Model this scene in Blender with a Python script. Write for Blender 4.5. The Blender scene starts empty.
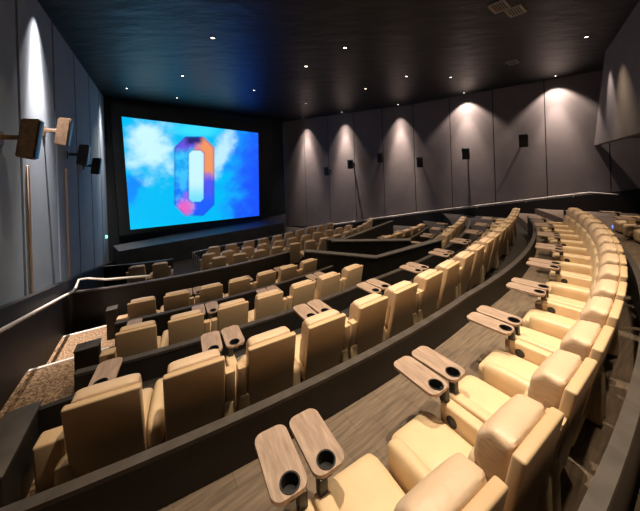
import bpy, bmesh, math, random
from math import sin, cos, pi, hypot, atan2, radians
from mathutils import Vector, Matrix, noise
random.seed(4)
SC = bpy.context.scene
COL = SC.collection

# ------------------------------------------------------------------ camera, world, exposure
F_PX, PP_Y, ROLL, CAM_Z = 270.9, 170.06, .0331, 2.88
cd = bpy.data.cameras.new('camera'); cam = bpy.data.objects.new('camera', cd); COL.objects.link(cam)
cd.sensor_width = 36; cd.lens = 36 * F_PX / 640; cd.shift_y = -(255.5 - PP_Y) / 640
cd.clip_start = .05; cd.clip_end = 200
cam.matrix_world = Matrix.Translation((0, 0, CAM_Z)) @ Matrix.Rotation(pi / 2, 4, 'X') @ Matrix.Rotation(-ROLL, 4, 'Z')
SC.camera = cam
w = bpy.data.worlds.new('world'); SC.world = w; w.use_nodes = True
w.node_tree.nodes['Background'].inputs[0].default_value = (.5, .55, .7, 1)
w.node_tree.nodes['Background'].inputs[1].default_value = .004
SC.view_settings.view_transform = 'Standard'; SC.view_settings.look = 'None'
SC.view_settings.exposure = 0; SC.view_settings.gamma = 1; SC.view_settings.use_curve_mapping = False
SC.cycles.use_denoising = True
SCREEN_GAIN = 1.5          # picture brightness on the cinema screen
WARM = (1, .78, .51)
CEIL = 7.45

# house downlights over the seats (x, y, power): the ones the photo shows in the ceiling get a fixture below
HOUSE = [(-3.46, 9.1, 620), (-6.19, 12.5, 380), (-9.84, 14.0, 480), (-8.32, 16.03, 90), (-3.53, 15.06, 420), (1.09, 10.17, 620), (-.46, 11.85, 470),
         (2.75, 15.47, 560), (-.8, 18.35, 260), (4.5, 13.6, 560), (6.88, 13.96, 560), (9.92, 9.93, 620)]
# further house lights of the same grid, above the frame of the photo
ABOVE = [(.35, 2.9, 1600), (-2.3, 5.8, 700), (2.15, 4.2, 1650), (4.4, 5.9, 1250), (1.2, 7.9, 650), (6.7, 8.3, 950), (-4.2, 5.6, 330), (3.4, 2.0, 480), (5.7, 3.9, 480)]
# wall washers close to the far side wall
WASH = [(-1.02, 23.87), (2.17, 22.17), (6.07, 20.1), (9.59, 17.5), (13.0, 14.8)]
WASH_P = 300
# a washer's hot core: narrower beams aim lower on the wall
NARROW = ((62, 1.2, 3.0), (46, 4, 4.6), (34, 13, 6.4))
WIDE = ((96, 4.5, 3.0), (64, 3.5, 4.6), (42, 12, 6.4))
AISLE = ((62, .7, 3.0), (46, 4.5, 4.2), (34, 17, 6.0))    # a washer's hot core: narrower beams aim lower on the wall

def spot(name, loc, power, size, blend, color, parent=None, aim=None, radius=.05):
    l = bpy.data.lights.new(name, 'SPOT'); l.energy = power; l.spot_size = radians(size); l.spot_blend = blend
    l.color = color; l.shadow_soft_size = radius
    o = bpy.data.objects.new(name, l); COL.objects.link(o); o.location = loc
    if aim is not None:
        o.rotation_euler = (Vector(aim) - Vector(loc)).to_track_quat('-Z', 'Y').to_euler()
    return o
for (x, y, e) in ABOVE:
    spot('house_light', (x, y, CEIL - .06), e, 80, 1, WARM if e < 1100 else (1, .82, .59), radius=.07)

# ------------------------------------------------------------------ materials
def mat(name, color, rough=.6, metal=0., spec=.5, build=None, emit=None, estr=1., coat=0.):
    m = bpy.data.materials.new(name); m.use_nodes = True
    nt = m.node_tree; b = nt.nodes['Principled BSDF']
    b.inputs['Base Color'].default_value = (*color, 1); b.inputs['Roughness'].default_value = rough
    b.inputs['Metallic'].default_value = metal; b.inputs['Specular IOR Level'].default_value = spec
    if emit:
        b.inputs['Emission Color'].default_value = (*emit, 1); b.inputs['Emission Strength'].default_value = estr
    if build: build(nt, b)
    return m
def N(nt, t, **kw):
    n = nt.nodes.new(t)
    for k, v in kw.items():
        if k in n.inputs: n.inputs[k].default_value = v
        else: setattr(n, k, v)
    return n
def ramp(nt, stops):
    r = nt.nodes.new('ShaderNodeValToRGB')
    e = r.color_ramp.elements
    while len(e) < len(stops): e.new(.5)
    for i, (p, c) in enumerate(stops): e[i].position = p; e[i].color = (*c, 1)
    return r
def noisy(scale, c0, c1, lo=.35, hi=.65, coord='Object', stretch=(1, 1, 1), bump=0., bscale=None, detail=4):
    def f(nt, b):
        tc = N(nt, 'ShaderNodeTexCoord'); mp = N(nt, 'ShaderNodeMapping'); mp.inputs['Scale'].default_value = stretch
        nt.links.new(tc.outputs[coord], mp.inputs[0])
        n = N(nt, 'ShaderNodeTexNoise', Scale=scale, Detail=detail); nt.links.new(mp.outputs[0], n.inputs['Vector'])
        r = ramp(nt, [(lo, c0), (hi, c1)]); nt.links.new(n.outputs['Fac'], r.inputs[0])
        nt.links.new(r.outputs[0], b.inputs['Base Color'])
        if bump:
            n2 = N(nt, 'ShaderNodeTexNoise', Scale=bscale or scale * 3, Detail=3); nt.links.new(mp.outputs[0], n2.inputs['Vector'])
            bp = N(nt, 'ShaderNodeBump', Strength=bump, Distance=.02); nt.links.new(n2.outputs['Fac'], bp.inputs['Height'])
            nt.links.new(bp.outputs[0], b.inputs['Normal'])
    return f
def wave_bump(nt, b):
    tc = N(nt, 'ShaderNodeTexCoord'); mp = N(nt, 'ShaderNodeMapping'); mp.inputs['Rotation'].default_value = (0, 0, -.75); mp.inputs['Scale'].default_value = (.55, 1.5, 1)
    nt.links.new(tc.outputs['Object'], mp.inputs[0])
    n = N(nt, 'ShaderNodeTexNoise', Scale=1.5, Detail=4); nt.links.new(mp.outputs[0], n.inputs['Vector'])
    bp = N(nt, 'ShaderNodeBump', Strength=.3, Distance=.16); nt.links.new(n.outputs['Fac'], bp.inputs['Height'])
    nt.links.new(bp.outputs[0], b.inputs['Normal'])
def wrinkle(nt, b):
    tc = N(nt, 'ShaderNodeTexCoord'); mp = N(nt, 'ShaderNodeMapping'); mp.inputs['Scale'].default_value = (1, 1, 3)
    nt.links.new(tc.outputs['Object'], mp.inputs[0])
    n = N(nt, 'ShaderNodeTexNoise', Scale=9., Detail=2, Distortion=.6); nt.links.new(mp.outputs[0], n.inputs['Vector'])
    bp = N(nt, 'ShaderNodeBump', Strength=.22, Distance=.03); nt.links.new(n.outputs['Fac'], bp.inputs['Height'])
    nt.links.new(bp.outputs[0], b.inputs['Normal'])
def plank(nt, b):
    tc = N(nt, 'ShaderNodeTexCoord'); mp = N(nt, 'ShaderNodeMapping'); mp.inputs['Rotation'].default_value = (0, 0, -.62)
    nt.links.new(tc.outputs['Object'], mp.inputs[0])
    br = N(nt, 'ShaderNodeTexBrick', Scale=1.0, **{'Mortar Size': .004, 'Brick Width': .5, 'Row Height': .25})
    br.inputs['Color1'].default_value = (.155, .113, .082, 1); br.inputs['Color2'].default_value = (.19, .142, .104, 1); br.inputs['Mortar'].default_value = (.12, .09, .068, 1)
    nt.links.new(mp.outputs[0], br.inputs['Vector'])
    m2 = N(nt, 'ShaderNodeMapping'); m2.inputs['Scale'].default_value = (1.2, 14, 1); nt.links.new(mp.outputs[0], m2.inputs[0])
    n = N(nt, 'ShaderNodeTexNoise', Scale=2.2, Detail=5); nt.links.new(m2.outputs[0], n.inputs['Vector'])
    r = ramp(nt, [(.3, (.62, .62, .62)), (.7, (1.25, 1.22, 1.2))]); nt.links.new(n.outputs['Fac'], r.inputs[0])
    mx = N(nt, 'ShaderNodeMixRGB', blend_type='MULTIPLY'); mx.inputs[0].default_value = 1
    nt.links.new(br.outputs[0], mx.inputs[1]); nt.links.new(r.outputs[0], mx.inputs[2]); nt.links.new(mx.outputs[0], b.inputs['Base Color'])
M = {}
M['leather'] = mat('cream_leather', (.72, .54, .34), .42, build=noisy(3, (.68, .51, .32), (.76, .57, .365), bump=.06, bscale=60))
M['pillow'] = mat('cream_pillow', (.70, .515, .36), .45, build=wrinkle)
M['shell'] = mat('cream_shell', (.66, .48, .28), .5, build=noisy(2, (.60, .42, .25), (.66, .465, .28)))
M['tray'] = mat('tray_wood', (.4, .28, .2), .45, build=noisy(5, (.30, .21, .165), (.50, .36, .285), .3, .7, stretch=(9, 1, 1)))
M['black'] = mat('black_plastic', (.012, .012, .013), .4)
M['base'] = mat('black_base', (.018, .016, .015), .7)
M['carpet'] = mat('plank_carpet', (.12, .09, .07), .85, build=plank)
M['stair'] = mat('tan_carpet', (.3, .2, .12), .95, build=noisy(28, (.10, .06, .035), (.42, .28, .165), .38, .62, bump=.4))
M['darkwall'] = mat('dark_laminate', (.02, .017, .016), .55, build=noisy(2.5, (.010, .0085, .008), (.018, .015, .0135)))
M['cap'] = mat('brown_cap', (.16, .125, .105), .5, build=noisy(6, (.05, .04, .035), (.075, .062, .055), stretch=(1, 1, 1)))
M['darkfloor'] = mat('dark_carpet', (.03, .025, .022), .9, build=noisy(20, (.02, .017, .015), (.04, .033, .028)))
M['capgrey'] = mat('grey_cap', (.15, .13, .125), .5, build=noisy(6, (.12, .105, .10), (.17, .15, .145)))
M['dado'] = mat('dark_dado', (.018, .014, .014), .6, build=noisy(2, (.007, .006, .006), (.013, .0105, .010)))
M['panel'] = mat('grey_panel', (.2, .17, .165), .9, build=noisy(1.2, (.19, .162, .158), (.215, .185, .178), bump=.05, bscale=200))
M['panelbluelit'] = mat('bluelit_panel', (.24, .31, .36), .9, build=noisy(1.2, (.265, .335, .41), (.295, .37, .445), bump=.05, bscale=200))  # blue light spilling from the screen is put into this panel colour
M['gap'] = mat('seam_black', (.01, .01, .012), .8)
M['ceiling'] = mat('ceiling_black', (.006, .007, .009), .44, spec=.7, build=wave_bump)
M['masking'] = mat('screen_masking', (.022, .03, .036), .8)
M['stage'] = mat('stage_floor', (.06, .065, .075), .6, build=noisy(2, (.05, .054, .062), (.07, .075, .085)))
M['nosing'] = mat('white_nosing', (.8, .78, .74), .5)
M['rail'] = mat('white_rail', (.78, .72, .64), .35)
M['speaker'] = mat('speaker_body', (.02, .018, .017), .55)
M['speakertan'] = mat('speaker_brown', (.19, .12, .07), .6, build=noisy(14, (.15, .09, .05), (.24, .155, .09)))
M['metal'] = mat('satin_metal', (.45, .46, .48), .35, metal=.8)
M['lens'] = mat('lamp_lens', (1, 1, 1), .3, emit=(1, .9, .75), estr=14)
M['trimring'] = mat('lamp_trim', (.08, .075, .07), .4)
M['vent'] = mat('vent_grey', (.42, .38, .34), .6)
M['green'] = mat('green_lamp', (.1, .5, .3), .4, emit=(.25, 1, .6), estr=1.5)
M['blue'] = mat('blue_floor_lamp', (.05, .1, .5), .4, emit=(.06, .12, 1), estr=5)
M['conduit'] = mat('tan_conduit', (.55, .42, .33), .6)

# ------------------------------------------------------------------ helpers
def tag(o, label=None, cat=None, group=None, kind=None):
    for k, v in (('label', label), ('category', cat), ('group', group), ('kind', kind)):
        if v: o[k] = v
    return o
def mesh_obj(name, bm, m, parent=None, smooth=True):
    bmesh.ops.recalc_face_normals(bm, faces=bm.faces)
    me = bpy.data.meshes.new(name); bm.to_mesh(me); bm.free()
    me.materials.append(M[m] if isinstance(m, str) else m)
    if smooth:
        me.polygons.foreach_set('use_smooth', [True] * len(me.polygons))
        me.set_sharp_from_angle(angle=radians(38))
    o = bpy.data.objects.new(name, me); COL.objects.link(o)
    if parent: o.parent = parent
    return o
def struct(name, bm, m, smooth=False):
    return tag(mesh_obj(name, bm, m, smooth=smooth), kind='structure')
def empty(name, loc, rz=0):
    o = bpy.data.objects.new(name, None); COL.objects.link(o); o.location = loc; o.rotation_euler = (0, 0, rz); o.empty_display_size = .1
    return o
def box(bm, c, s, bev=0, seg=3, rot=None, shear=0, z0=0):
    b = bmesh.new(); bmesh.ops.create_cube(b, size=1)
    for v in b.verts: v.co = Vector((v.co.x * s[0], v.co.y * s[1], v.co.z * s[2]))
    if bev: bmesh.ops.bevel(b, geom=list(b.edges), offset=bev, segments=seg, profile=.5, affect='EDGES')
    for v in b.verts:
        if rot is not None: v.co = rot @ v.co
        v.co += Vector(c)
        if shear: v.co.y += shear * (z0 - v.co.z)
    me = bpy.data.meshes.new('t'); b.to_mesh(me); b.free(); bm.from_mesh(me); bpy.data.meshes.remove(me)
    return bm
def tube(bm, pts, r, n=8, closed=False):
    rings = []
    pts = [Vector(p) for p in pts]
    for i, p in enumerate(pts):
        a = pts[max(i - 1, 0)]; b = pts[min(i + 1, len(pts) - 1)]
        d = (b - a).normalized()
        up = Vector((0, 0, 1)) if abs(d.z) < .95 else Vector((1, 0, 0))
        s = d.cross(up).normalized(); u = s.cross(d)
        rings.append([bm.verts.new(p + r * (cos(2 * pi * k / n) * s + sin(2 * pi * k / n) * u)) for k in range(n)])
    for a, b in zip(rings, rings[1:]):
        for k in range(n): bm.faces.new((a[k], a[(k + 1) % n], b[(k + 1) % n], b[k]))
    bm.faces.new(rings[0]); bm.faces.new(rings[-1][::-1])
    return bm
def lathe(bm, prof, c=(0, 0, 0), n=24, axis='Z', cap0=True, cap1=True):
    rings = []
    for r, z in prof:
        ring = []
        for k in range(n):
            a = 2 * pi * k / n
            p = (r * cos(a), r * sin(a), z) if axis == 'Z' else (z, r * cos(a), r * sin(a))
            ring.append(bm.verts.new(Vector(p) + Vector(c)))
        rings.append(ring)
    for a, b in zip(rings, rings[1:]):
        for k in range(n): bm.faces.new((a[k], a[(k + 1) % n], b[(k + 1) % n], b[k]))
    if cap0: bm.faces.new(rings[0])
    if cap1: bm.faces.new(rings[-1][::-1])
    return bm
def sweep(bm, path, prof, closed=True):
    """path: list of (point2d, outward2d, zoff); prof: closed list of (offset along outward, z)"""
    rings = [[bm.verts.new((p[0] + n[0] * d, p[1] + n[1] * d, z + zo)) for d, z in prof] for p, n, zo in path]
    k = len(prof)
    for a, b in zip(rings, rings[1:]):
        for i in range(k): bm.faces.new((a[i], a[(i + 1) % k], b[(i + 1) % k], b[i]))
    bm.faces.new(rings[0]); bm.faces.new(rings[-1][::-1])
    return bm
def rect(r0, r1, z0, z1): return [(r0, z0), (r1, z0), (r1, z1), (r0, z1)]

# ------------------------------------------------------------------ plan of the hall
O = Vector((-6.36, 12.44)) * 1.8                     # centre the rows curve about
NW = Vector((.857, .515)); TW = Vector((-.515, .857))  # stair-aisle wall: outward-to-room normal, run towards the screen
def nt_(n, t): p = NW * n + TW * t; return (p.x, p.y)
def P2(R, th): return Vector((O.x - R * sin(th), O.y - R * cos(th)))
def out_(th): return Vector((-sin(th), -cos(th)))
RW = [Vector((-3.37, 25.1)), Vector((6.9, 19.7)), Vector((14.6, 13.5))]   # far side wall (bent)
WALL_N = -2.5
SW_A, SW_B = Vector(nt_(WALL_N, 19.6)), RW[0]         # screen wall
def th_left(R, n=WALL_N + .08):
    lo, hi = -.9, .6
    for _ in range(50):
        m = (lo + hi) / 2
        if P2(R, m).dot(NW) > n: lo = m
        else: hi = m
    return lo
def side_right(p):
    best = 1e9
    for a, b in zip(RW, RW[1:]):
        d = (b - a).normalized(); nn = Vector((-d.y, d.x))
        best = min(best, -(p - a).dot(nn))
    return best
def th_right(R, off=.1):
    th = -.5
    while th > -1.75 and side_right(P2(R, th)) > off: th -= .004
    return th
def drift(kind, th):
    x = max(0., -th - .75)
    return {'A': 0., 'B': 6.6, 'C': 6, 'D': 9}[kind] * x * x

# ------------------------------------------------------------------ structure
def slab(name, R0, R1, z, m='carpet', nl=-1.02, thick=.3, d0=0, d1=0, thl=None, thr=None, n=60):
    bm = bmesh.new(); top = []; bot = []
    for i in range(n + 1):
        s = i / n; rowt = []; rowb = []
        for R, d in ((R0, d0), (R1, d1)):
            a = th_left(R, nl) if thl is None else thl; b = th_right(R) if thr is None else thr
            th = a + (b - a) * s; x = max(0, -th - .7)
            p = P2(R + d * x, th)
            rowt.append(bm.verts.new((p.x, p.y, z))); rowb.append(bm.verts.new((p.x, p.y, z - thick)))
        top.append(rowt); bot.append(rowb)
    for i in range(n):
        bm.faces.new((top[i][0], top[i + 1][0], top[i + 1][1], top[i][1]))
        bm.faces.new((bot[i][0], bot[i][1], bot[i + 1][1], bot[i + 1][0]))
        bm.faces.new((top[i][0], bot[i][0], bot[i + 1][0], top[i + 1][0]))
        bm.faces.new((top[i][1], top[i + 1][1], bot[i + 1][1], bot[i][1]))
    bm.faces.new((top[0][0], top[0][1], bot[0][1], bot[0][0])); bm.faces.new((top[n][0], bot[n][0], bot[n][1], top[n][1]))
    return struct(name, bm, m)
Z = {'Z': .3, 'A': 0., 'B': -.33, 'C': -.954, 'D': -1.43}
slab('floor_5', 24.56, 29, Z['Z'], thl=-.35, thick=.5)
slab('floor_4', 22.40, 24.56, Z['A'], d0=1.9, thick=.5)
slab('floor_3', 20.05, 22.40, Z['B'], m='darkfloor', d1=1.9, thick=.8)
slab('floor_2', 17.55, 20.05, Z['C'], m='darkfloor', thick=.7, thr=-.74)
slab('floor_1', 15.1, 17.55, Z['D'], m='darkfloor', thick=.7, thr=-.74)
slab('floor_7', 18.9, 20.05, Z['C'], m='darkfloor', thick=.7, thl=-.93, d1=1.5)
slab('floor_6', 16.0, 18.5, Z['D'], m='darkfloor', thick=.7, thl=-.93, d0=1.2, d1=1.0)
FR = -2.2
bm = bmesh.new(); box(bm, (0, 12, FR - .1), (60, 60, .2)); struct('floor_lower', bm, 'darkfloor')
bm = bmesh.new(); box(bm, (0, 10, CEIL + .15), (70, 70, .3)); struct('ceiling', bm, 'ceiling')

def wall_run(name, a, b, z0, z1, m, panel, seam=.035, first=0., thick=.2, flip=1, depth=.04, mgap='gap'):
    """dark backing wall with fabric panels standing a little proud of it; panels towards the room"""
    d = (b - a); L = d.length; d = d.normalized(); nn = Vector((-d.y, d.x)) * flip
    bm = bmesh.new()
    def quadbox(s0, s1, n0, n1):
        vs = []
        for z in (z0, z1):
            for s, n in ((s0, n0), (s1, n0), (s1, n1), (s0, n1)):
                p = a + d * s + nn * n; vs.append(bm.verts.new((p.x, p.y, z)))
        for f in ((0, 1, 2, 3), (7, 6, 5, 4), (0, 4, 5, 1), (1, 5, 6, 2), (2, 6, 7, 3), (3, 7, 4, 0)): bm.faces.new([vs[i] for i in f])
    quadbox(0, L, -thick - depth, -depth)
    nb = len(bm.faces)
    s = first
    while s < L:
        e = min(s + panel, L)
        if e - max(s, 0) > .1: quadbox(max(s, 0) + seam / 2, e - seam / 2, -depth, 0)
        s = e
    o = struct(name, bm, mgap); o.data.materials.append(M[m])
    for i, p in enumerate(o.data.polygons): p.material_index = 1 if i >= nb else 0
    return o
wall_run('wall_left', Vector(nt_(WALL_N, -8)), SW_A, FR, CEIL, 'panelbluelit', 2.4, seam=.13, first=-.5, flip=-1)
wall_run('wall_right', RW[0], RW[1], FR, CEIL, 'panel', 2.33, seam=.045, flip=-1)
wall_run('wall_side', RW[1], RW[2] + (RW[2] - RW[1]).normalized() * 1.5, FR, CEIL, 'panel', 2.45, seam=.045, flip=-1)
bm = bmesh.new()
def vert_quad(bm, a, b, z0, z1, t, flip=1):
    d = (b - a).normalized(); nn = Vector((-d.y, d.x)) * flip
    vs = []
    for z in (z0, z1):
        for p in (a, b, b + nn * t, a + nn * t): vs.append(bm.verts.new((p.x, p.y, z)))
    for f in ((0, 1, 2, 3), (7, 6, 5, 4), (0, 4, 5, 1), (1, 5, 6, 2), (2, 6, 7, 3), (3, 7, 4, 0)): bm.faces.new([vs[i] for i in f])
vert_quad(bm, SW_A, SW_B, FR, CEIL, .2, 1); struct('wall_front', bm, 'masking')
# rear of the hall: an upper wall with panels over a low dark recess
RU_A, RU_B = Vector((14.1, 13.9)), Vector((9.5, 8.0))
rd = (RU_B - RU_A).normalized(); RU_C = RU_A + rd * 26
bm = bmesh.new()
nrm = Vector((-rd.y, rd.x))
def upper(bm, s0, s1, z0, z1, off, t, lean):
    vs = []
    for z in (z0, z1):
        k = (z - z0) / (z1 - z0)
        for s, n in ((s0 - lean * k * (1 if s0 < .1 else 0), 0), (s1, 0), (s1, t), (s0 - lean * k * (1 if s0 < .1 else 0), t)):
            p = RU_A + rd * s + nrm * (off + n); vs.append(bm.verts.new((p.x, p.y, z)))
    for f in ((0, 1, 2, 3), (7, 6, 5, 4), (0, 4, 5, 1), (1, 5, 6, 2), (2, 6, 7, 3), (3, 7, 4, 0)): bm.faces.new([vs[i] for i in f])
upper(bm, 0, 26, 3.68, CEIL, 0, .25, -3.2)
struct('wall_rear', bm, 'panel')
bm = bmesh.new(); upper(bm, -3, 26, -.5, CEIL, 3.2, .2, 0); struct('wall_back', bm, 'darkwall')
bm = bmesh.new(); upper(bm, 3.2, 26, 3.75, 3.9, .25, 3.0, 0); struct('ceiling_rear', bm, 'ceiling')

# sloping dark dado on the stair-aisle wall (a base board that follows the rake)
bm = bmesh.new()
def dado_top(t): return .75 - .207 * (t - 6.6)
for t0, t1 in ((-6, 19.5),):
    vs = []
    for n in (WALL_N + .001, -2.3):
        for t, z in ((t0, FR), (t1, FR), (t1, dado_top(t1) - .02), (t0, dado_top(t0))):
            x, y = nt_(n, t); vs.append(bm.verts.new((x, y, z)))
    for f in ((0, 1, 2, 3), (7, 6, 5, 4), (0, 4, 5, 1), (1, 5, 6, 2), (2, 6, 7, 3), (3, 7, 4, 0)): bm.faces.new([vs[i] for i in f])
struct('baseboard_left', bm, 'dado')
# dado along the far side wall
RLEN = [(RW[1] - RW[0]).length, (RW[2] - RW[1]).length]
def rwall(s, off):
    if s <= RLEN[0]: a, d = RW[0], (RW[1] - RW[0]).normalized()
    else: a, d = RW[1], (RW[2] - RW[1]).normalized(); s = s - RLEN[0]
    nn = Vector((d.y, -d.x)); p = a + d * s + nn * off
    return p
def rtop(s): return -2.62 + (1.28 + 2.62) * s / 20.6
bm = bmesh.new(); ring = []
for s in (0, 4, 8, RLEN[0] - .01, RLEN[0] + .02, 14, 17, 20.6, 22.8):
    p0, p1 = rwall(s, .002), rwall(s, .14); zt = max(rtop(s) - .12, FR + .05)
    ring.append([bm.verts.new((p0.x, p0.y, FR - .05)), bm.verts.new((p1.x, p1.y, FR - .05)), bm.verts.new((p1.x, p1.y, zt)), bm.verts.new((p0.x, p0.y, zt))])
for a, b in zip(ring, ring[1:]):
    for i in range(4): bm.faces.new((a[i], a[(i + 1) % 4], b[(i + 1) % 4], b[i]))
bm.faces.new(ring[0]); bm.faces.new(ring[-1][::-1])
struct('baseboard_right', bm, 'dado')

# stage below the screen
SG = [Vector((-10.3, 14.35)), Vector((-3.57, 19.8))]
bm = bmesh.new()
a, b = SG; dd = (b - a).normalized(); a2 = a - dd * .4; b2 = b + dd * .9
rn = (RW[1] - RW[0]).normalized(); c2 = RW[0] + Vector((rn.y, -rn.x)) * .3 + rn * .3; d2 = Vector(nt_(-2.25, 19.2))
vs = []
for z in (FR - .05, -1.0):
    for p in (a2, b2, c2, d2): vs.append(bm.verts.new((p.x, p.y, z)))
for f in ((0, 1, 2, 3), (7, 6, 5, 4), (0, 4, 5, 1), (1, 5, 6, 2), (2, 6, 7, 3), (3, 7, 4, 0)): bm.faces.new([vs[i] for i in f])
tag(mesh_obj('stage_platform', bm, 'stage', smooth=False), 'low dark stage under the lit cinema screen', 'stage')

# stairs in the aisle beside the panelled wall
def stair_block(name, t0, t1, z, n0=-2.3, n1=-1.0, m='stair'):
    bm = bmesh.new(); x0 = []
    vs = []
    for zz in (FR, z):
        for n, t in ((n0, t0), (n1, t0), (n1, t1), (n0, t1)):
            x, y = nt_(n, t); vs.append(bm.verts.new((x, y, zz)))
    for f in ((0, 1, 2, 3), (7, 6, 5, 4), (0, 4, 5, 1), (1, 5, 6, 2), (2, 6, 7, 3), (3, 7, 4, 0)): bm.faces.new([vs[i] for i in f])
    return struct(name, bm, m)
STEPS = [(-3, 2.6, .002), (2.6, 3.5, .001), (3.5, 4.7, -.13), (4.7, 5.2, -.255), (5.2, 5.5, -.47), (5.5, 5.8, -.68), (5.8, 7.6, -.88), (7.6, 7.95, -1.12), (7.95, 9.85, -1.355)]
for i, (t0, t1, z) in enumerate(STEPS): stair_block('floor_step_%d' % (i + 1), t0, t1, z)
def nosing(t, z, label):
    bm = bmesh.new(); vs = []
    for zz in (z - .06, z + .014):
        for n, tt in ((-2.28, t - .055), (-1.02, t - .055), (-1.02, t + .012), (-2.28, t + .012)):
            x, y = nt_(n, tt); vs.append(bm.verts.new((x, y, zz)))
    for f in ((0, 1, 2, 3), (7, 6, 5, 4), (0, 4, 5, 1), (1, 5, 6, 2), (2, 6, 7, 3), (3, 7, 4, 0)): bm.faces.new([vs[i] for i in f])
    tag(mesh_obj('stair_nosing', bm, 'nosing', smooth=False), label, 'stair nosing', 'white stair nosings in the aisle')
nosing(4.7, -.13, 'white stair nosing highest up the aisle, beside the end wall of the second row')
nosing(7.6, -.88, 'white stair nosing across the tan steps beside the third row')
nosing(9.85, -1.355, 'white stair nosing across the tan steps beside the fourth row')

# ------------------------------------------------------------------ parapets between the tiers
def arc_path(R, th0, th1, dfun=lambda th: 0, n=70, zfun=lambda s: 0):
    out = []
    for i in range(n + 1):
        th = th0 + (th1 - th0) * i / n
        out.append((P2(R + dfun(th), th), out_(th), zfun(i / n)))
    return out
def poly_path(pts):
    out = []
    for i, p in enumerate(pts):
        a = Vector(pts[max(i - 1, 0)][:2]); b = Vector(pts[min(i + 1, len(pts) - 1)][:2])
        d = (b - a).normalized(); out.append((Vector(p[:2]), Vector((d.y, -d.x)), p[2] if len(p) > 2 else 0))
    return out
def parapet(path, zbot, ztop, label, w=.09, over=.012, capm='cap', name='parapet', capt=.04, bodym='darkwall'):
    p0 = path[len(path) // 2][0]
    root = empty(name, (p0.x, p0.y, zbot)); off = Vector((p0.x, p0.y, zbot))
    tag(root, label, 'parapet', 'dark parapets between the seating tiers')
    for nm, pr, m in (('body', rect(-w / 2, w / 2, zbot, ztop), bodym), ('cap_rail', rect(-w / 2 - over, w / 2 + over, ztop, ztop + capt), capm)):
        bm = bmesh.new()
        if nm == 'body' and any(abs(q[2]) > 1e-6 for q in path):
            rings = [[bm.verts.new((p.x + n.x * d, p.y + n.y * d, z if z == zbot else z + zo)) for d, z in pr] for p, n, zo in path]
            for a, b in zip(rings, rings[1:]):
                for i in range(4): bm.faces.new((a[i], a[(i + 1) % 4], b[(i + 1) % 4], b[i]))
            bm.faces.new(rings[0]); bm.faces.new(rings[-1][::-1])
        else: sweep(bm, path, pr)
        bmesh.ops.translate(bm, verts=bm.verts, vec=-off)
        mesh_obj(nm, bm, m, root)
    return root
dA = lambda th: drift('A', th)
lin = lambda k: (lambda th: k * max(0, -th - .68))
parapet(arc_path(24.50, -.40, -1.13, dA), Z['A'], .72, 'long curved dark ledge with grey cap behind the top row of recliners', w=.075, over=.01)
parapet(arc_path(22.36, -.415, -1.12, lin(1.8)), Z['B'], .44, 'long curved dark ledge directly in front of the top row of recliners', w=.08, over=.01)
parapet(arc_path(20.05, -.40, -1.17, lambda th: lin(1.7)(th) + .0), Z['C'], .03, 'long curved dark ledge between the second and third rows')
parapet(arc_path(17.55, -.39, -.735), Z['D'], -.48, 'dark ledge between the third and fourth rows by the stair aisle')
parapet(arc_path(18.15, -.965, -1.17, lambda th: 3.2 * (-th - .965)), Z['D'], -.50, 'short dark ledge behind the lower short row beyond the stairwell')
parapet(arc_path(15.0, th_left(15.0, -2.3), -.735), FR, -.49, 'dark wall with grey cap in front of the fourth row, crossing the stair foot', capm='capgrey')
parapet(poly_path([(-.72, 11.25, 0), (1.95, 9.85, .1), (4.42, 10.18, .58)]), FR, -.47, 'angled dark guard wall on the near side of the stairwell opening', w=.2, over=.05, capm='capgrey')
parapet(poly_path([(3.62, 11.1, .33), (3.5, 11.12, .33), (.4, 11.7, .24)]), FR, -.45, 'dark guard wall on the far side of the stairwell opening', w=.2, over=.05, capm='capgrey')
parapet(poly_path([(.21, 11.9, .24), (.95, 12.3, .15), (1.5, 13.2, .07), (4.39, 16.9, 0)]), FR, -.46, 'slanting dark guard wall behind the block of seats below the screen', w=.14, capm='capgrey')
parapet(arc_path(9.85, th_left(9.85, -2.25), -.42), FR, -1.3, 'low grey-capped wall in front of the two seats by the blue-lit wall', capm='capgrey')

def pony(t0, t1, n0, n1, zb, zt, label, wing=0):
    c = nt_((n0 + n1) / 2, (t0 + t1) / 2)
    root = empty('end_wall', (c[0], c[1], zb), atan2(TW.y, TW.x))
    tag(root, label, 'end wall', 'dark end walls beside the stair aisle')
    bm = bmesh.new(); box(bm, (0, 0, (zt - zb) / 2), (t1 - t0, n1 - n0, zt - zb)); mesh_obj('body', bm, 'darkwall', root)
    if wing:                                           # low screen turning in towards the end seat
        bm = bmesh.new(); box(bm, ((t1 - t0) / 2 - .04, -(n1 - n0) / 2 - wing / 2 + .002, (zt - zb) / 2 - .01), (.07, wing, zt - zb - .02)); mesh_obj('side_screen', bm, 'darkwall', root)
    bm = bmesh.new(); box(bm, (0, 0, zt - zb + .015), (t1 - t0 + .02, n1 - n0 + .02, .03), .006, 2); mesh_obj('cap', bm, 'cap', root)
pony(3.25, 4.1, -1.40, -1.15, Z['B'], .46, 'broad dark end wall with brown cap at the stair end of the second row', .30)
pony(6.3, 6.55, -1.33, -1.0, Z['C'], -.17, 'dark end wall at the stair end of the third row')
pony(8.95, 9.2, -1.24, -1.02, Z['D'], -.62, 'dark end wall at the stair end of the fourth row')

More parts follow.
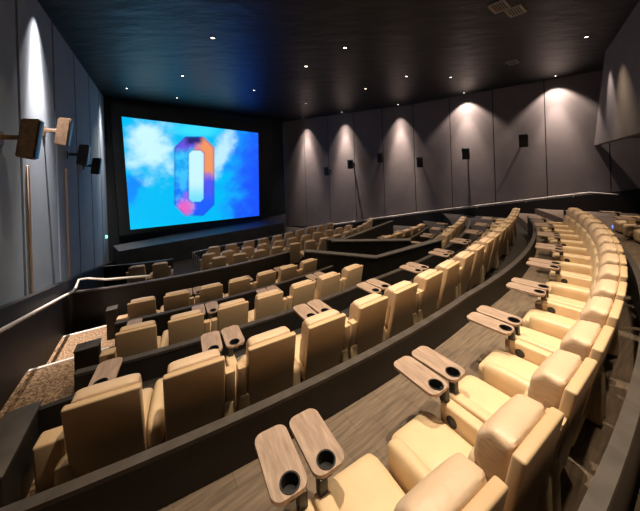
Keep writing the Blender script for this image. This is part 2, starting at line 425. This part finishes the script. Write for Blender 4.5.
# ------------------------------------------------------------------ handrails
def rail_thing(name, pts, r, label, m='rail', posts=(), brackets=(), cat='handrail'):
    p0 = Vector(pts[len(pts) // 2]); root = empty(name, p0); tag(root, label, cat)
    bm = bmesh.new(); tube(bm, [Vector(p) - p0 for p in pts], r, 10); mesh_obj('rail', bm, m, root)
    for a, b in posts:
        bm = bmesh.new(); tube(bm, [Vector(a) - p0, Vector(b) - p0], r * .8, 8); mesh_obj('post', bm, m, root)
    for a, b in brackets:
        bm = bmesh.new(); tube(bm, [Vector(a) - p0, Vector(b) - p0], r * .5, 6); mesh_obj('bracket', bm, m, root)
def hr(t): return .52 - .218 * (t - 6.3)
pts = [(*nt_(-2.18, t), hr(t)) for t in (2.5, 4, 6, 8, 10.3)]
pts += [(*nt_(-2.16, 10.6), hr(10.6) + .06), (*nt_(-2.1, 10.75), -.17), (*nt_(-1.9, 10.72), -.17)]
q0 = P2(15.0, -.33); q1 = P2(15.0, -.405)
pts += [(q0.x, q0.y, -.22), (q1.x, q1.y, -.30)]
rail_thing('stair_handrail', pts, .036, 'pale handrail running down the stair aisle on the panelled wall',
           brackets=[((*nt_(-2.18, t), hr(t)), (*nt_(-2.31, t), hr(t) - .1)) for t in (5.0, 6.9, 8.0, 9.2)])
pts = []
for s in (.3, 3, 6, 9, RLEN[0] - .05):
    p = rwall(s, .24); pts.append((p.x, p.y, rtop(s)))
for s in (RLEN[0] + .1, 13, 15, 17, 19, 20.6):
    p = rwall(s, .24); pts.append((p.x, p.y, rtop(s)))
p = rwall(21.6, .24); pts.append((p.x, p.y, rtop(20.6) - .08))
rail_thing('wall_handrail', pts, .032, 'long pale handrail climbing along the spotlit side wall',
           brackets=[((*rwall(s, .24), rtop(s)), (*rwall(s, .1), rtop(s) - .22)) for s in (4, 7, 10, 13, 15.5, 18, 20)])
gp = [Vector(p) + Vector((-.19, .23)) for p in ((-7.05, 14.85), (-5.7, 16.15), (-4.2, 17.15), (-2.6, 18.6), (-1.6, 19.8), (-.6, 20.8), (.65, 21.35))]
rail_thing('guard_rail', [(p.x, p.y, -1.48) for p in gp], .035, 'long guard rail in front of the seat block below the screen', 'metal',
           posts=[((p.x, p.y, -1.48), (p.x, p.y, FR)) for p in gp] + [((-7.24 + k * .16, 15.08 - k * .12, -1.48 + (-.04 * k)), (-7.24 + k * .16, 15.08 - k * .12, FR)) for k in (1, 2, 3)], cat='guard rail')
bm = bmesh.new()

# ------------------------------------------------------------------ recliner prototypes
SH = .22   # how far the back shell leans per metre of height
def tray_mesh(x0, x1, y0, y1, z, t, r, hole):
    bm = bmesh.new()
    loop = []
    for cx, cy, a0 in ((x1 - r, y1 - r, 0), (x0 + r, y1 - r, 90), (x0 + r, y0 + r, 180), (x1 - r, y0 + r, 270)):
        for k in range(7):
            a = radians(a0 + 15 * k); loop.append(bm.verts.new((cx + r * cos(a), cy + r * sin(a), z)))
    es = [bm.edges.new((loop[i], loop[(i + 1) % len(loop)])) for i in range(len(loop))]
    hx, hy, hr_ = hole
    h = [bm.verts.new((hx + hr_ * cos(2 * pi * k / 20), hy + hr_ * sin(2 * pi * k / 20), z)) for k in range(20)]
    es += [bm.edges.new((h[i], h[(i + 1) % 20])) for i in range(20)]
    bmesh.ops.triangle_fill(bm, edges=es, use_beauty=True)
    ex = bmesh.ops.extrude_face_region(bm, geom=list(bm.faces))
    bmesh.ops.translate(bm, verts=[v for v in ex['geom'] if isinstance(v, bmesh.types.BMVert)], vec=(0, 0, t))
    return bm
def soft(bm, c, s, bev, crown=0, seg=5, shear=0, z0=0):
    """upholstered block: heavily rounded box whose top swells a little"""
    b = bmesh.new(); bmesh.ops.create_cube(b, size=1)
    bmesh.ops.subdivide_edges(b, edges=list(b.edges), cuts=5, use_grid_fill=True)
    hx, hy, hz = s[0] / 2, s[1] / 2, s[2] / 2
    for v in b.verts:
        p = Vector((v.co.x * s[0], v.co.y * s[1], v.co.z * s[2]))
        q = Vector((max(-hx + bev, min(hx - bev, p.x)), max(-hy + bev, min(hy - bev, p.y)), max(-hz + bev, min(hz - bev, p.z))))
        d = p - q
        if d.length > 1e-6: p = q + d.normalized() * bev if sum(abs(k) > 1e-6 for k in d) > 1 else p
        ux, uy = p.x / hx, p.y / hy
        if crown: p.z += crown * max(0, 1 - ux * ux) * max(0, 1 - uy * uy) * (1 if p.z > 0 else 0)
        p += Vector(c)
        if shear: p.y += shear * (z0 - p.z)
        v.co = p
    bmesh.ops.smooth_vert(b, verts=list(b.verts), factor=.35, use_axis_x=True, use_axis_y=True, use_axis_z=True)
    bmesh.ops.subdivide_edges(b, edges=list(b.edges), cuts=1, use_grid_fill=True, smooth=.6)
    me = bpy.data.meshes.new('t'); b.to_mesh(me); b.free(); bm.from_mesh(me); bpy.data.meshes.remove(me)
    return bm
def roll(bm):
    """headrest: a long padded roll, D-shaped in section, puckered towards both ends"""
    n = 28; rings = []
    for x, k in ((-.268, .62), (-.265, .77), (-.255, .875), (-.235, .94), (-.205, .98), (-.17, 1.0), (-.1, 1.01), (0, 1.015), (.1, 1.01), (.17, 1.0), (.205, .98), (.235, .94), (.255, .875), (.265, .77), (.268, .62)):
        ring = []
        for i in range(n):
            a = 2 * pi * i / n; ca, sa = cos(a), sin(a)
            e = .9 if ca > 0 else .35            # round in front, squarer against the shell
            y = .118 * abs(ca) ** e * (1 if ca > 0 else -1); z = .185 * abs(sa) ** (.8 if ca > 0 else .55) * (1 if sa > 0 else -1)
            pk = 1 + .055 * sin(7 * a + 5 * x) * max(0, abs(x) - .14) / .14
            zz = .985 + z * k * pk; yy = .185 + y * k * pk + SH * (1.15 - zz)
            ring.append(bm.verts.new((x, yy, zz)))
        rings.append(ring)
    for a, b in zip(rings, rings[1:]):
        for i in range(n): bm.faces.new((a[i], a[(i + 1) % n], b[(i + 1) % n], b[i]))
    bm.faces.new(rings[0]); bm.faces.new(rings[-1][::-1])
    return bm
def make_recliner(sgn, single_arm):
    """sgn +1: console with tray on the sitter's right. Local +y faces the screen, origin on the floor under the back's top edge."""
    r = empty('recliner', (0, 0, 0))
    s = sgn
    B = lambda: bmesh.new()
    mesh_obj('back_shell', box(B(), (0, .04, .615), (.605, .08, 1.07), .02, 3, shear=SH, z0=1.15), 'shell', r)
    hd = mesh_obj('headrest', roll(B()), 'pillow', r)
    mesh_obj('backrest', soft(B(), (0, .24, .66), (.53, .22, .46), .07, shear=SH, z0=1.07), 'leather', r)
    mesh_obj('seat_cushion', soft(B(), (0, .70, .32), (.55, .84, .20), .07, .03), 'leather', r)
    mesh_obj('footrest', soft(B(), (0, 1.07, .22), (.53, .14, .34), .05), 'leather', r)
    mesh_obj('base', box(B(), (0, .66, .13), (.52, .78, .26), .01, 2), 'base', r)
    con = mesh_obj('console', box(B(), (s * .343, .55, .295), (.125, .86, .53), .028, 3), 'leather', r)
    mesh_obj('console_back', box(B(), (s * .362, .075, .50), (.112, .13, .88), .018, 2, shear=SH, z0=1.15), 'shell', r)
    b = lathe(B(), [(.052, -.006), (.052, .004), (.043, .004), (.040, -.002)], (0, 0, 0), 20, 'X')
    bmesh.ops.translate(b, verts=b.verts, vec=(s * .280, .85, .44))
    if s < 0: pass
    mesh_obj('port', b, 'black', con)
    x0, x1 = sorted((s * .122, s * .392))
    tr = mesh_obj('tray_table', tray_mesh(x0, x1, .92, 1.46, .675, .028, .075, (s * .268, 1.0, .066)), 'tray', r)
    b = lathe(B(), [(.074, .704), (.074, .708), (.062, .708), (.055, .63), (.0, .63)], (s * .268, 1.0, 0), 20, cap0=False, cap1=False)
    mesh_obj('cup_holder', b, 'black', tr)
    mesh_obj('tray_bracket', box(B(), (s * .335, .955, .61), (.07, .07, .13), .01, 2), 'black', tr)
    if single_arm:
        a = mesh_obj('armrest', soft(B(), (-s * .375, .60, .40), (.16, .78, .34), .065, .02), 'leather', r)
    else:
        mesh_obj('armrest', soft(B(), (-s * .34, .60, .44), (.11, .78, .34), .05, .0), 'leather', r)
    return r
def dup(o, parent=None):
    c = o.copy(); COL.objects.link(c); c.parent = parent
    for ch in o.children: dup(ch, c)
    return c
PROTO = {('L', 1): make_recliner(-1, True), ('R', 0): make_recliner(1, False)}
for o in PROTO.values(): o.location = (0, 0, -60)
# the sitter-right recliner leaves the shared single arm to its neighbour
arm = [c for c in PROTO[('R', 0)].children if c.name.startswith('armrest')][0]
bpy.data.objects.remove(arm)

ORD = 'first second third fourth fifth sixth seventh eighth ninth tenth eleventh twelfth thirteenth fourteenth fifteenth sixteenth seventeenth eighteenth nineteenth twentieth'.split()
used = {'L': False, 'R': False}
def seat(p, face, z, side, label, group):
    key = ('L', 1) if side == 'L' else ('R', 0)
    o = PROTO[key] if not used[side] else dup(PROTO[key])
    used[side] = True
    o.location = (p.x, p.y, z); o.rotation_euler = (0, 0, atan2(face.y, face.x) - pi / 2)
    tag(o, label, 'recliner', group)
    return o
def row(curve, start, count, z, first, labelf, group, gd=.86, gs=.78, trays=True, end=False):
    """curve(th) -> R ; walks along the curve placing seats by arc length"""
    th = start; side = first
    for i in range(count):
        p = P2(curve(th), th); e = 1e-3
        tan = (P2(curve(th - e), th - e) - P2(curve(th + e), th + e)).normalized()
        o = seat(p, Vector((-tan.y, tan.x)), z, side, labelf(i), group)
        if end and i == 0:                             # broad console closing the row at the aisle
            bm = bmesh.new(); box(bm, (-.475, .33, .39), (.23, .20, .70), .025, 3, shear=.08, z0=.74); mesh_obj('end_console', bm, 'shell', o)
            for c in [c for c in o.children_recursive if c.name.startswith('console_back')]: bpy.data.objects.remove(c)
        if not trays:                                  # the seats far below show no tray tables
            for c in [c for c in o.children_recursive if c.name.split('.')[0] in ('tray_table', 'cup_holder', 'tray_bracket')]: bpy.data.objects.remove(c)
        gap = gs if side == 'L' else gd
        side = 'R' if side == 'L' else 'L'
        acc = 0; q = p
        while acc < gap:
            th -= .0005; q2 = P2(curve(th), th); acc += (q2 - q).length; q = q2
def interp(tab):
    def f(th):
        x = -th
        if x <= tab[0][0]: a, b = tab[0], tab[1]
        elif x >= tab[-1][0]: a, b = tab[-2], tab[-1]
        else:
            for a, b in zip(tab, tab[1:]):
                if a[0] <= x <= b[0]: break
        return a[1] + (b[1] - a[1]) * (x - a[0]) / (b[0] - a[0])
    return f
row(lambda th: 24.34 + dA(th), -.4873, 17, 0, 'R', lambda i: 'cream leather recliner, %s from the viewer in the top row' % ORD[i], 'recliners in the top row')
row(lambda th: 21.96 + drift('B', th), -.4398, 19, Z['B'], 'L', lambda i: 'cream recliner seen from behind, %s from the stair aisle in the second row' % ORD[i], 'recliners in the second row', end=True)
row(lambda th: 19.46, -.432, 7, Z['C'], 'L', lambda i: 'cream recliner seen from behind, %s from the stair aisle in the third row' % ORD[i], 'recliners in the third row', end=True)
row(lambda th: 17.02, -.414, 7, Z['D'], 'L', lambda i: 'cream recliner seen from behind, %s from the stair aisle in the fourth row' % ORD[i], 'recliners in the fourth row', end=True)
row(interp([(.898, 20.15), (1.022, 20.3), (1.155, 20.7)]), -.952, 6, Z['C'], 'L', lambda i: 'cream recliner, %s from the stairwell in the upper short row beyond it' % ORD[i], 'recliners in the upper short row beyond the stairwell')
row(interp([(.96, 17.62), (1.05, 18.04), (1.143, 18.6)]), -.972, 5, Z['D'], 'L', lambda i: 'cream recliner, %s from the stairwell in the lower short row beyond it' % ORD[i], 'recliners in the lower short row beyond the stairwell')
FB = 'recliners in the block below the screen'
def front(tab, start, count, ztop, label):
    row(interp(tab), start, count, ztop - 1.15, 'L', lambda i: 'small cream recliner, %s from the open end in the %s row below the screen' % (ORD[i], label), FB, .98, .9, trays=False)
et = interp([(.56, 12.3), (.68, 12.55), (.85, 12.95), (.96, 13.6), (1.1, 14.3), (1.31, 15.0)])
bm = bmesh.new(); sweep(bm, arc_path(0, -.54, -1.36, et, 40), rect(-1.15, .55, FR - .02, -2.05)); struct('floor_8', bm, 'darkfloor')
front([(.56, 12.3), (.68, 12.55), (.85, 12.95), (.96, 13.6), (1.1, 14.3), (1.31, 15.0)], -.585, 14, -.9, 'rear')
front([(.56, 10.95), (.74, 11.25), (.86, 11.45), (.98, 11.8), (1.12, 12.45), (1.22, 13.2)], -.57, 11, -1.05, 'middle')
front([(.57, 9.7), (.83, 10.2), (1.04, 10.7), (1.2, 11.2), (1.35, 12.3)], -.62, 10, -1.05, 'front')
row(lambda th: 11.2, -.305, 2, FR, 'L', lambda i: 'cream recliner by the blue-lit wall, %s of the pair' % ('nearer the wall' if i == 0 else 'nearer the screen centre'), 'pair of recliners by the blue-lit wall', .9, .9, trays=False)
row(lambda th: 26.5, -.955, 4, Z['Z'], 'L', lambda i: 'dim recliner in the unlit rear row under the low ceiling, %s along' % ORD[i], 'recliners in the dim rear row')

# ------------------------------------------------------------------ the screen
def ray(px, py):
    u = px - 320; v = py - PP_Y; c, s = cos(ROLL), sin(ROLL)
    return Vector(((c * u - s * v) / F_PX, 1, -(s * u + c * v) / F_PX))
CAMP = Vector((0, 0, CAM_Z))
SL = CAMP + ray(126, 173) * 16.0; SR = CAMP + ray(258.5, 174) * 21.9
sd = Vector((SR.x - SL.x, SR.y - SL.y, 0)).normalized(); sn = Vector((sd.y, -sd.x, 0))   # sn points to the audience
def on_screen(px, py, off=0.):
    r = ray(px, py); t = (SL + sn * off - CAMP).dot(sn) / r.dot(sn)
    return CAMP + r * t
def lerp(a, b, t): return a + (b - a) * t
def srgb(r, g, b):
    f = lambda c: ((c / 255 + .055) / 1.055) ** 2.4 if c > 10 else c / 255 / 12.92
    return (f(r), f(g), f(b))
def mixc(a, b, t):
    t = max(0, min(1, t)); return tuple(x + (y - x) * t for x, y in zip(a, b))
def sst(a, b, x):
    t = max(0, min(1, (x - a) / (b - a))); return t * t * (3 - 2 * t)
def picture(px, py):
    """the film still: bright cyan and deep blue cloud with a long chamfered ring in front of it; px, py run over the screen 121..259 x 116..230"""
    nz = noise.fractal(Vector((px * .045, py * .06, 1.7)), .8, 2, 4) * .5
    nz2 = noise.fractal(Vector((px * .09 + 9, py * .1, 4.2)), .8, 2, 4) * .5
    c = srgb(0, 160, 208)
    c = mixc(c, srgb(24, 96, 228), sst(216, 250, px + nz * 26 + (py - 170) * .12))
    c = mixc(c, srgb(20, 62, 205), .8 * sst(232, 262, px + nz2 * 30 + (py - 165) * .2))
    # pale clouds upper middle and beside the ring
    d1 = hypot((px - 150) / 34, (py - 148) / 34); c = mixc(c, srgb(176, 212, 226), sst(1.15, .2, d1 + nz * .9) * .95)
    d2 = hypot((px - 222 + (py - 150) * .35) / 13, (py - 152) / 32); c = mixc(c, srgb(172, 206, 226), sst(1.1, .25, d2 + nz2 * .7) * .85)
    d4 = hypot((px - 196) / 34, (py - 130) / 9); c = mixc(c, srgb(60, 200, 235), sst(1.1, .3, d4 + nz * .4) * .7)
    d3 = hypot((px - 131) / 14, (py - 190) / 18); c = mixc(c, srgb(10, 110, 222), sst(1.15, .3, d3 + nz2 * .9) * .85)
    c = mixc(c, srgb(0, 175, 215), sst(208, 226, py - px * .05 + nz * 12) * .6 * sst(250, 205, px))
    # ring
    cx, cy, hw, hh = 194.3, 176.2, 20.2, 39.6
    qx, qy = abs(px - cx), abs(py - cy)
    hx_ = abs(px - cx - 2)
    outer = max(qx - hw, qy - hh, (qx + qy - (hw + hh - 11)) * .7071)
    iw, ih = 7.2, 25.5
    inner = max(hx_ - iw, qy - ih, (hx_ + qy - (iw + ih - 3)) * .7071)
    inside = sst(.7, -.7, outer); hole = sst(.7, -.7, inner)
    left = px < cx
    k = (py - (cy - hh)) / (2 * hh)
    if left:
        r = mixc(srgb(20, 140, 205), srgb(18, 92, 220), sst(.35, .8, k))
        r = mixc(r, srgb(70, 190, 225), .5 * sst(.1, .5, nz2 + .25))
    else:
        r = mixc(srgb(205, 128, 84), srgb(66, 74, 205), sst(.42, .6, k + nz * .2))
        r = mixc(r, srgb(24, 80, 220), sst(.62, .85, k))
    r = mixc(r, srgb(88, 70, 190), sst(.24, .1, k + nz2 * .1) * sst(204, 190, px))
    r = mixc(r, srgb(34, 30, 96), sst(.13, .04, k + nz2 * .1) * sst(206, 198, px) * sst(182, 190, px))
    r = mixc(r, srgb(214, 60, 150), .8 * sst(13, 3, hypot(px - 184, py - 207) + nz * 9))
    r = mixc(r, srgb(160, 90, 190), .5 * sst(7, 1, hypot(px - 188, py - 196) + nz2 * 5))
    ed = sst(-2.6, -.6, outer); r = mixc(r, srgb(14, 70, 150), ed * .45)
    edi = sst(2.6, .6, inner) * (1 - hole); r = mixc(r, srgb(30, 60, 150), edi * .4)
    core = mixc(srgb(170, 208, 224), srgb(100, 190, 222), sst(.55, .8, k))
    if inside > 0:
        body = mixc(r, core, hole)
        c = mixc(c, body, inside)
    return c
scr = empty('cinema_screen', ((SL + SR) / 2).xy.to_3d() + Vector((0, 0, -.78)))
tag(scr, 'large lit cinema screen showing a blue cloud picture with a long ring', 'cinema screen')
s0 = scr.location.copy()
NX, NY = 170, 140
TLc, TRc, BRc, BLc = (121.6, 116.6), (258.2, 133), (259.2, 215.7), (130.4, 229.7)
corn = [on_screen(*c) for c in (TLc, TRc, BRc, BLc)]
bm = bmesh.new(); lay = bm.verts.layers.float_color.new('film'); grid = []
A_ = [c - s0 for c in corn]
def project(P):
    d = P - CAMP; u = d.x / d.y * F_PX; v = -d.z / d.y * F_PX; c, s = cos(ROLL), sin(ROLL)
    return 320 + c * u + s * v, PP_Y - s * u + c * v
for j in range(NY + 1):
    g = []
    for i in range(NX + 1):
        a = A_[3].lerp(A_[2], i / NX); b = A_[0].lerp(A_[1], i / NX); p = a.lerp(b, j / NY)
        v = bm.verts.new(p); px, py = project(p + s0); v[lay] = (*picture(px, py), 1); g.append(v)
    grid.append(g)
for j in range(NY):
    for i in range(NX): bm.faces.new((grid[j][i], grid[j][i + 1], grid[j + 1][i + 1], grid[j + 1][i]))
def film(nt, b):
    at = N(nt, 'ShaderNodeAttribute', attribute_name='film')
    nt.links.new(at.outputs['Color'], b.inputs['Emission Color']); b.inputs['Emission Strength'].default_value = SCREEN_GAIN
M['film'] = mat('film_picture', (.02, .02, .02), .9, build=film)
o = mesh_obj('projected_picture', bm, 'film', scr, smooth=False)
# dark masking all round the picture
bm = bmesh.new()
outer_px = [(109.5, 101.5), (272, 127), (271, 216.5), (119.5, 236)]
fo = [on_screen(*c) - s0 for c in outer_px]
fi = A_
rg = []
for off in (sn * .02, sn * -.25):
    rg.append(([bm.verts.new(p + off) for p in fo], [bm.verts.new(p + off) for p in fi]))
for k in range(4):
    k2 = (k + 1) % 4
    bm.faces.new((rg[0][0][k], rg[0][0][k2], rg[0][1][k2], rg[0][1][k])); bm.faces.new((rg[1][0][k], rg[1][1][k], rg[1][1][k2], rg[1][0][k2]))
    bm.faces.new((rg[0][0][k], rg[1][0][k], rg[1][0][k2], rg[0][0][k2])); bm.faces.new((rg[0][1][k], rg[0][1][k2], rg[1][1][k2], rg[1][1][k]))
mesh_obj('masking_frame', bm, 'masking', scr, smooth=False)

# ------------------------------------------------------------------ wall speakers
def speaker(p, d_out, d_up_tilt, size, label, body, group, arm):
    """p: point on the wall; d_out: unit vector into the room"""
    root = empty('wall_speaker', p, atan2(d_out.y, d_out.x)); tag(root, label, 'speaker', group)
    wd, h, dp = size
    rot = Matrix.Rotation(radians(d_up_tilt), 3, 'Y')
    bm = bmesh.new()
    b = bmesh.new(); bmesh.ops.create_cube(b, size=1)
    for v in b.verts:
        back = v.co.x < 0; k = .78 if back else 1.0
        v.co = Vector((v.co.x * dp, v.co.y * wd * k, v.co.z * h * (1 if not back else .92)))
    bmesh.ops.bevel(b, geom=list(b.edges), offset=.02, segments=2, affect='EDGES')
    for v in b.verts: v.co = rot @ v.co + Vector((arm + dp / 2, 0, 0))
    mesh_obj('cabinet', b, body, root)
    bm = bmesh.new(); box(bm, (0, 0, 0), (.02, wd * .9, h * .92), .006, 2)
    for v in bm.verts: v.co = rot @ (v.co + Vector((dp / 2 + .008, 0, 0))) + Vector((arm + dp / 2, 0, 0))
    mesh_obj('grille', bm, 'black', root)
    bm = bmesh.new(); box(bm, (.012, 0, 0), (.03, .2, .26), .005, 1); box(bm, (arm / 2 + .03, 0, .02), (arm + .06, .07, .09), .01, 1)
    mesh_obj('bracket', bm, body, root)
d_in = NW.to_3d()
for i, (px, py) in enumerate(((37, 139), (69, 132), (87.5, 155), (99.5, 166))):
    r = ray(px, py); t = (WALL_N + .5) / (r.xy.dot(NW)); P = r * t + CAMP
    wp = P.xy + NW * -(P.xy.dot(NW) - WALL_N)
    speaker((wp.x, wp.y, P.z), NW, 8, ((.24, .24, .3, .3)[i], (.80, .76, .72, .68)[i], .26), ['brown wall speaker highest on the panelled aisle wall, closest to the viewer',
            'brown wall speaker second along the panelled aisle wall', 'black wall speaker third along the panelled aisle wall', 'black wall speaker next to the screen on the panelled aisle wall'][i],
            'speakertan' if i < 2 else 'speaker', 'speakers on the aisle wall', .26)
def side_point(px, py, off):
    r = ray(px, py)
    for k in (0, 1):
        a, b = RW[k], RW[k + 1]; d = (b - a).normalized(); nn = Vector((d.y, -d.x)); a = a + nn * off
        t = a.dot(nn) / r.xy.dot(nn); P = r * t + CAMP; s = (P.xy - a).dot(d)
        if (k == 0 and s <= (b - a).length + off) or k == 1: return P, nn, d
for i, (px, py) in enumerate(((327, 171), (350.5, 164), (380, 157.5), (420, 162), (466, 153.5), (523.5, 140.5))):
    P, nn, d = side_point(px, py, .6); wp = P.xy - nn * .6
    speaker((wp.x, wp.y, P.z), nn, 10, (.42, .72, .34), 'black wall speaker on the spotlit side wall, %s from the screen' % ORD[i], 'speaker', 'speakers on the spotlit side wall', .40)
for i, (x0, y0, x1, y1, lb) in enumerate(((25, 168, 33, 289, 'thin tan cable conduit below the brown speaker closest to the viewer'), (63, 168, 71, 276, 'thin tan cable conduit below the second brown speaker'))):
    r = ray((x0 + x1) / 2, 210); t = (WALL_N + .02) / r.xy.dot(NW); P = r * t + CAMP
    tt = P.xy.dot(TW); zt = 3.2; zb = dado_top(tt) + .0
    c = nt_(WALL_N + .02, tt)
    bm = bmesh.new(); box(bm, (c[0], c[1], (zt + zb) / 2), (.05, .05, zt - zb), .008, 1)
    tag(mesh_obj('cable_conduit', bm, 'conduit'), lb, 'conduit', 'cable conduits on the aisle wall')
c = nt_(WALL_N + .04, 18.6)
bm = bmesh.new(); box(bm, (c[0], c[1], -.35), (.1, .1, .16), .01, 1)
tag(mesh_obj('exit_lamp', bm, 'green'), 'tiny green lamp low on the wall beside the screen', 'lamp')

# ------------------------------------------------------------------ ceiling fixtures
def downlight(x, y, label, group, beams, color=WARM, r=.058):
    root = empty('ceiling_downlight', (x, y, CEIL)); tag(root, label, 'ceiling light', group)
    bm = bmesh.new(); lathe(bm, [(r, 0), (r * 1.5, 0), (r * 1.5, -.02), (r * 1.05, -.03), (r, -.012)], n=18, cap0=False, cap1=False); mesh_obj('trim_ring', bm, 'trimring', root)
    bm = bmesh.new(); lathe(bm, [(r, -.01), (r * .5, -.016), (.001, -.018)], n=18, cap0=True, cap1=False); mesh_obj('lens', bm, 'lens', root)
    for power, size, blend, aim in beams: spot('downlight_lamp', (x, y, CEIL - .05), power, size, blend, color, aim=aim)
    return root
def washer_beams(x, y, wx, wy, p, layers):
    return [(p * k, size, 1 if n else .45, (wx + (x - wx) * (.5 if n == 0 else 0), wy + (y - wy) * (.5 if n == 0 else 0), CEIL - drop)) for n, (size, k, drop) in enumerate(layers)]
def wall_foot(x, y):
    best = None
    for a, b in zip(RW, RW[1:]):
        d = (b - a).normalized(); p = a + d * (Vector((x, y)) - a).dot(d)
        if best is None or (p - Vector((x, y))).length < (best - Vector((x, y))).length: best = p
    return best
dsc = lambda p: (Vector(p) - (SW_A + SW_B) / 2).length
for i, (x, y, e) in enumerate(sorted(HOUSE, key=lambda h: dsc(h[:2]))):
    downlight(x, y, 'small ceiling downlight over the seats, %s from the screen' % ORD[i], 'downlights over the seats', ((e, 74, 1, None),))
for i, (x, y) in enumerate(WASH):
    f = wall_foot(x, y); k = 0 if f.x < RW[1].x else 1; e = (RW[k + 1] - RW[k]).normalized(); x, y = f + Vector((e.y, -e.x)) * .62
    downlight(x, y, 'ceiling downlight washing the side wall, %s from the screen' % ORD[i], 'downlights washing the side wall', washer_beams(x, y, f.x, f.y, WASH_P * (1 if i < 3 else .48), NARROW if i < 3 else WIDE), (1, .82, .72))
# washers of the aisle wall and the rear wall, above the frame
for (t, p, dn) in ((9.35, 330, .36), (18.2, 130, .5)):
    x, y = nt_(WALL_N + dn, t); wx, wy = nt_(WALL_N, t)
    for power, size, blend, aim in washer_beams(x, y, wx, wy, p, AISLE): spot('wall_washer', (x, y, CEIL - .06), power, size, blend, (1, .85, .78), aim=aim)
q = RU_A + rd * 3.9 - nrm * .7; spot('wall_washer', (q.x, q.y, CEIL - .06), 420, 50, .8, (1, .84, .76), aim=((RU_A + rd * 3.9).x, (RU_A + rd * 3.9).y, 4.2))
for i, (x, y, lb) in enumerate(((5.35, 7.85, 'grey ceiling vent, first of a close pair high over the seats'), (6.0, 8.1, 'grey ceiling vent, second of a close pair high over the seats'), (8.83, 12.19, 'grey ceiling vent alone near the spotlit side wall'))):
    root = empty('ceiling_vent', (x, y, CEIL), .7); tag(root, lb, 'vent', 'vents in the dark ceiling')
    bm = bmesh.new()
    for sx, sy, w_, h_ in ((0, .19, .62, .04), (0, -.19, .62, .04), (.29, 0, .04, .42), (-.29, 0, .04, .42)): box(bm, (sx, sy, -.015), (w_, h_, .03))
    mesh_obj('frame', bm, 'vent', root)
    bm = bmesh.new()
    for k in range(6): box(bm, (0, -.15 + k * .06, -.012), (.56, .03, .012), rot=Matrix.Rotation(.5, 3, 'X'))
    mesh_obj('louvre', bm, 'vent', root)
# small blue floor lamps by the dim rear row
for i, th in enumerate((-1.02, -1.08)):
    p = P2(25.6, th); bm = bmesh.new(); box(bm, (p.x, p.y, Z['Z'] + .05), (.08, .08, .1), .01, 1)
    tag(mesh_obj('floor_lamp', bm, 'blue'), 'small blue floor light by the dim rear row, %s along' % ORD[i], 'floor light', 'blue floor lights')
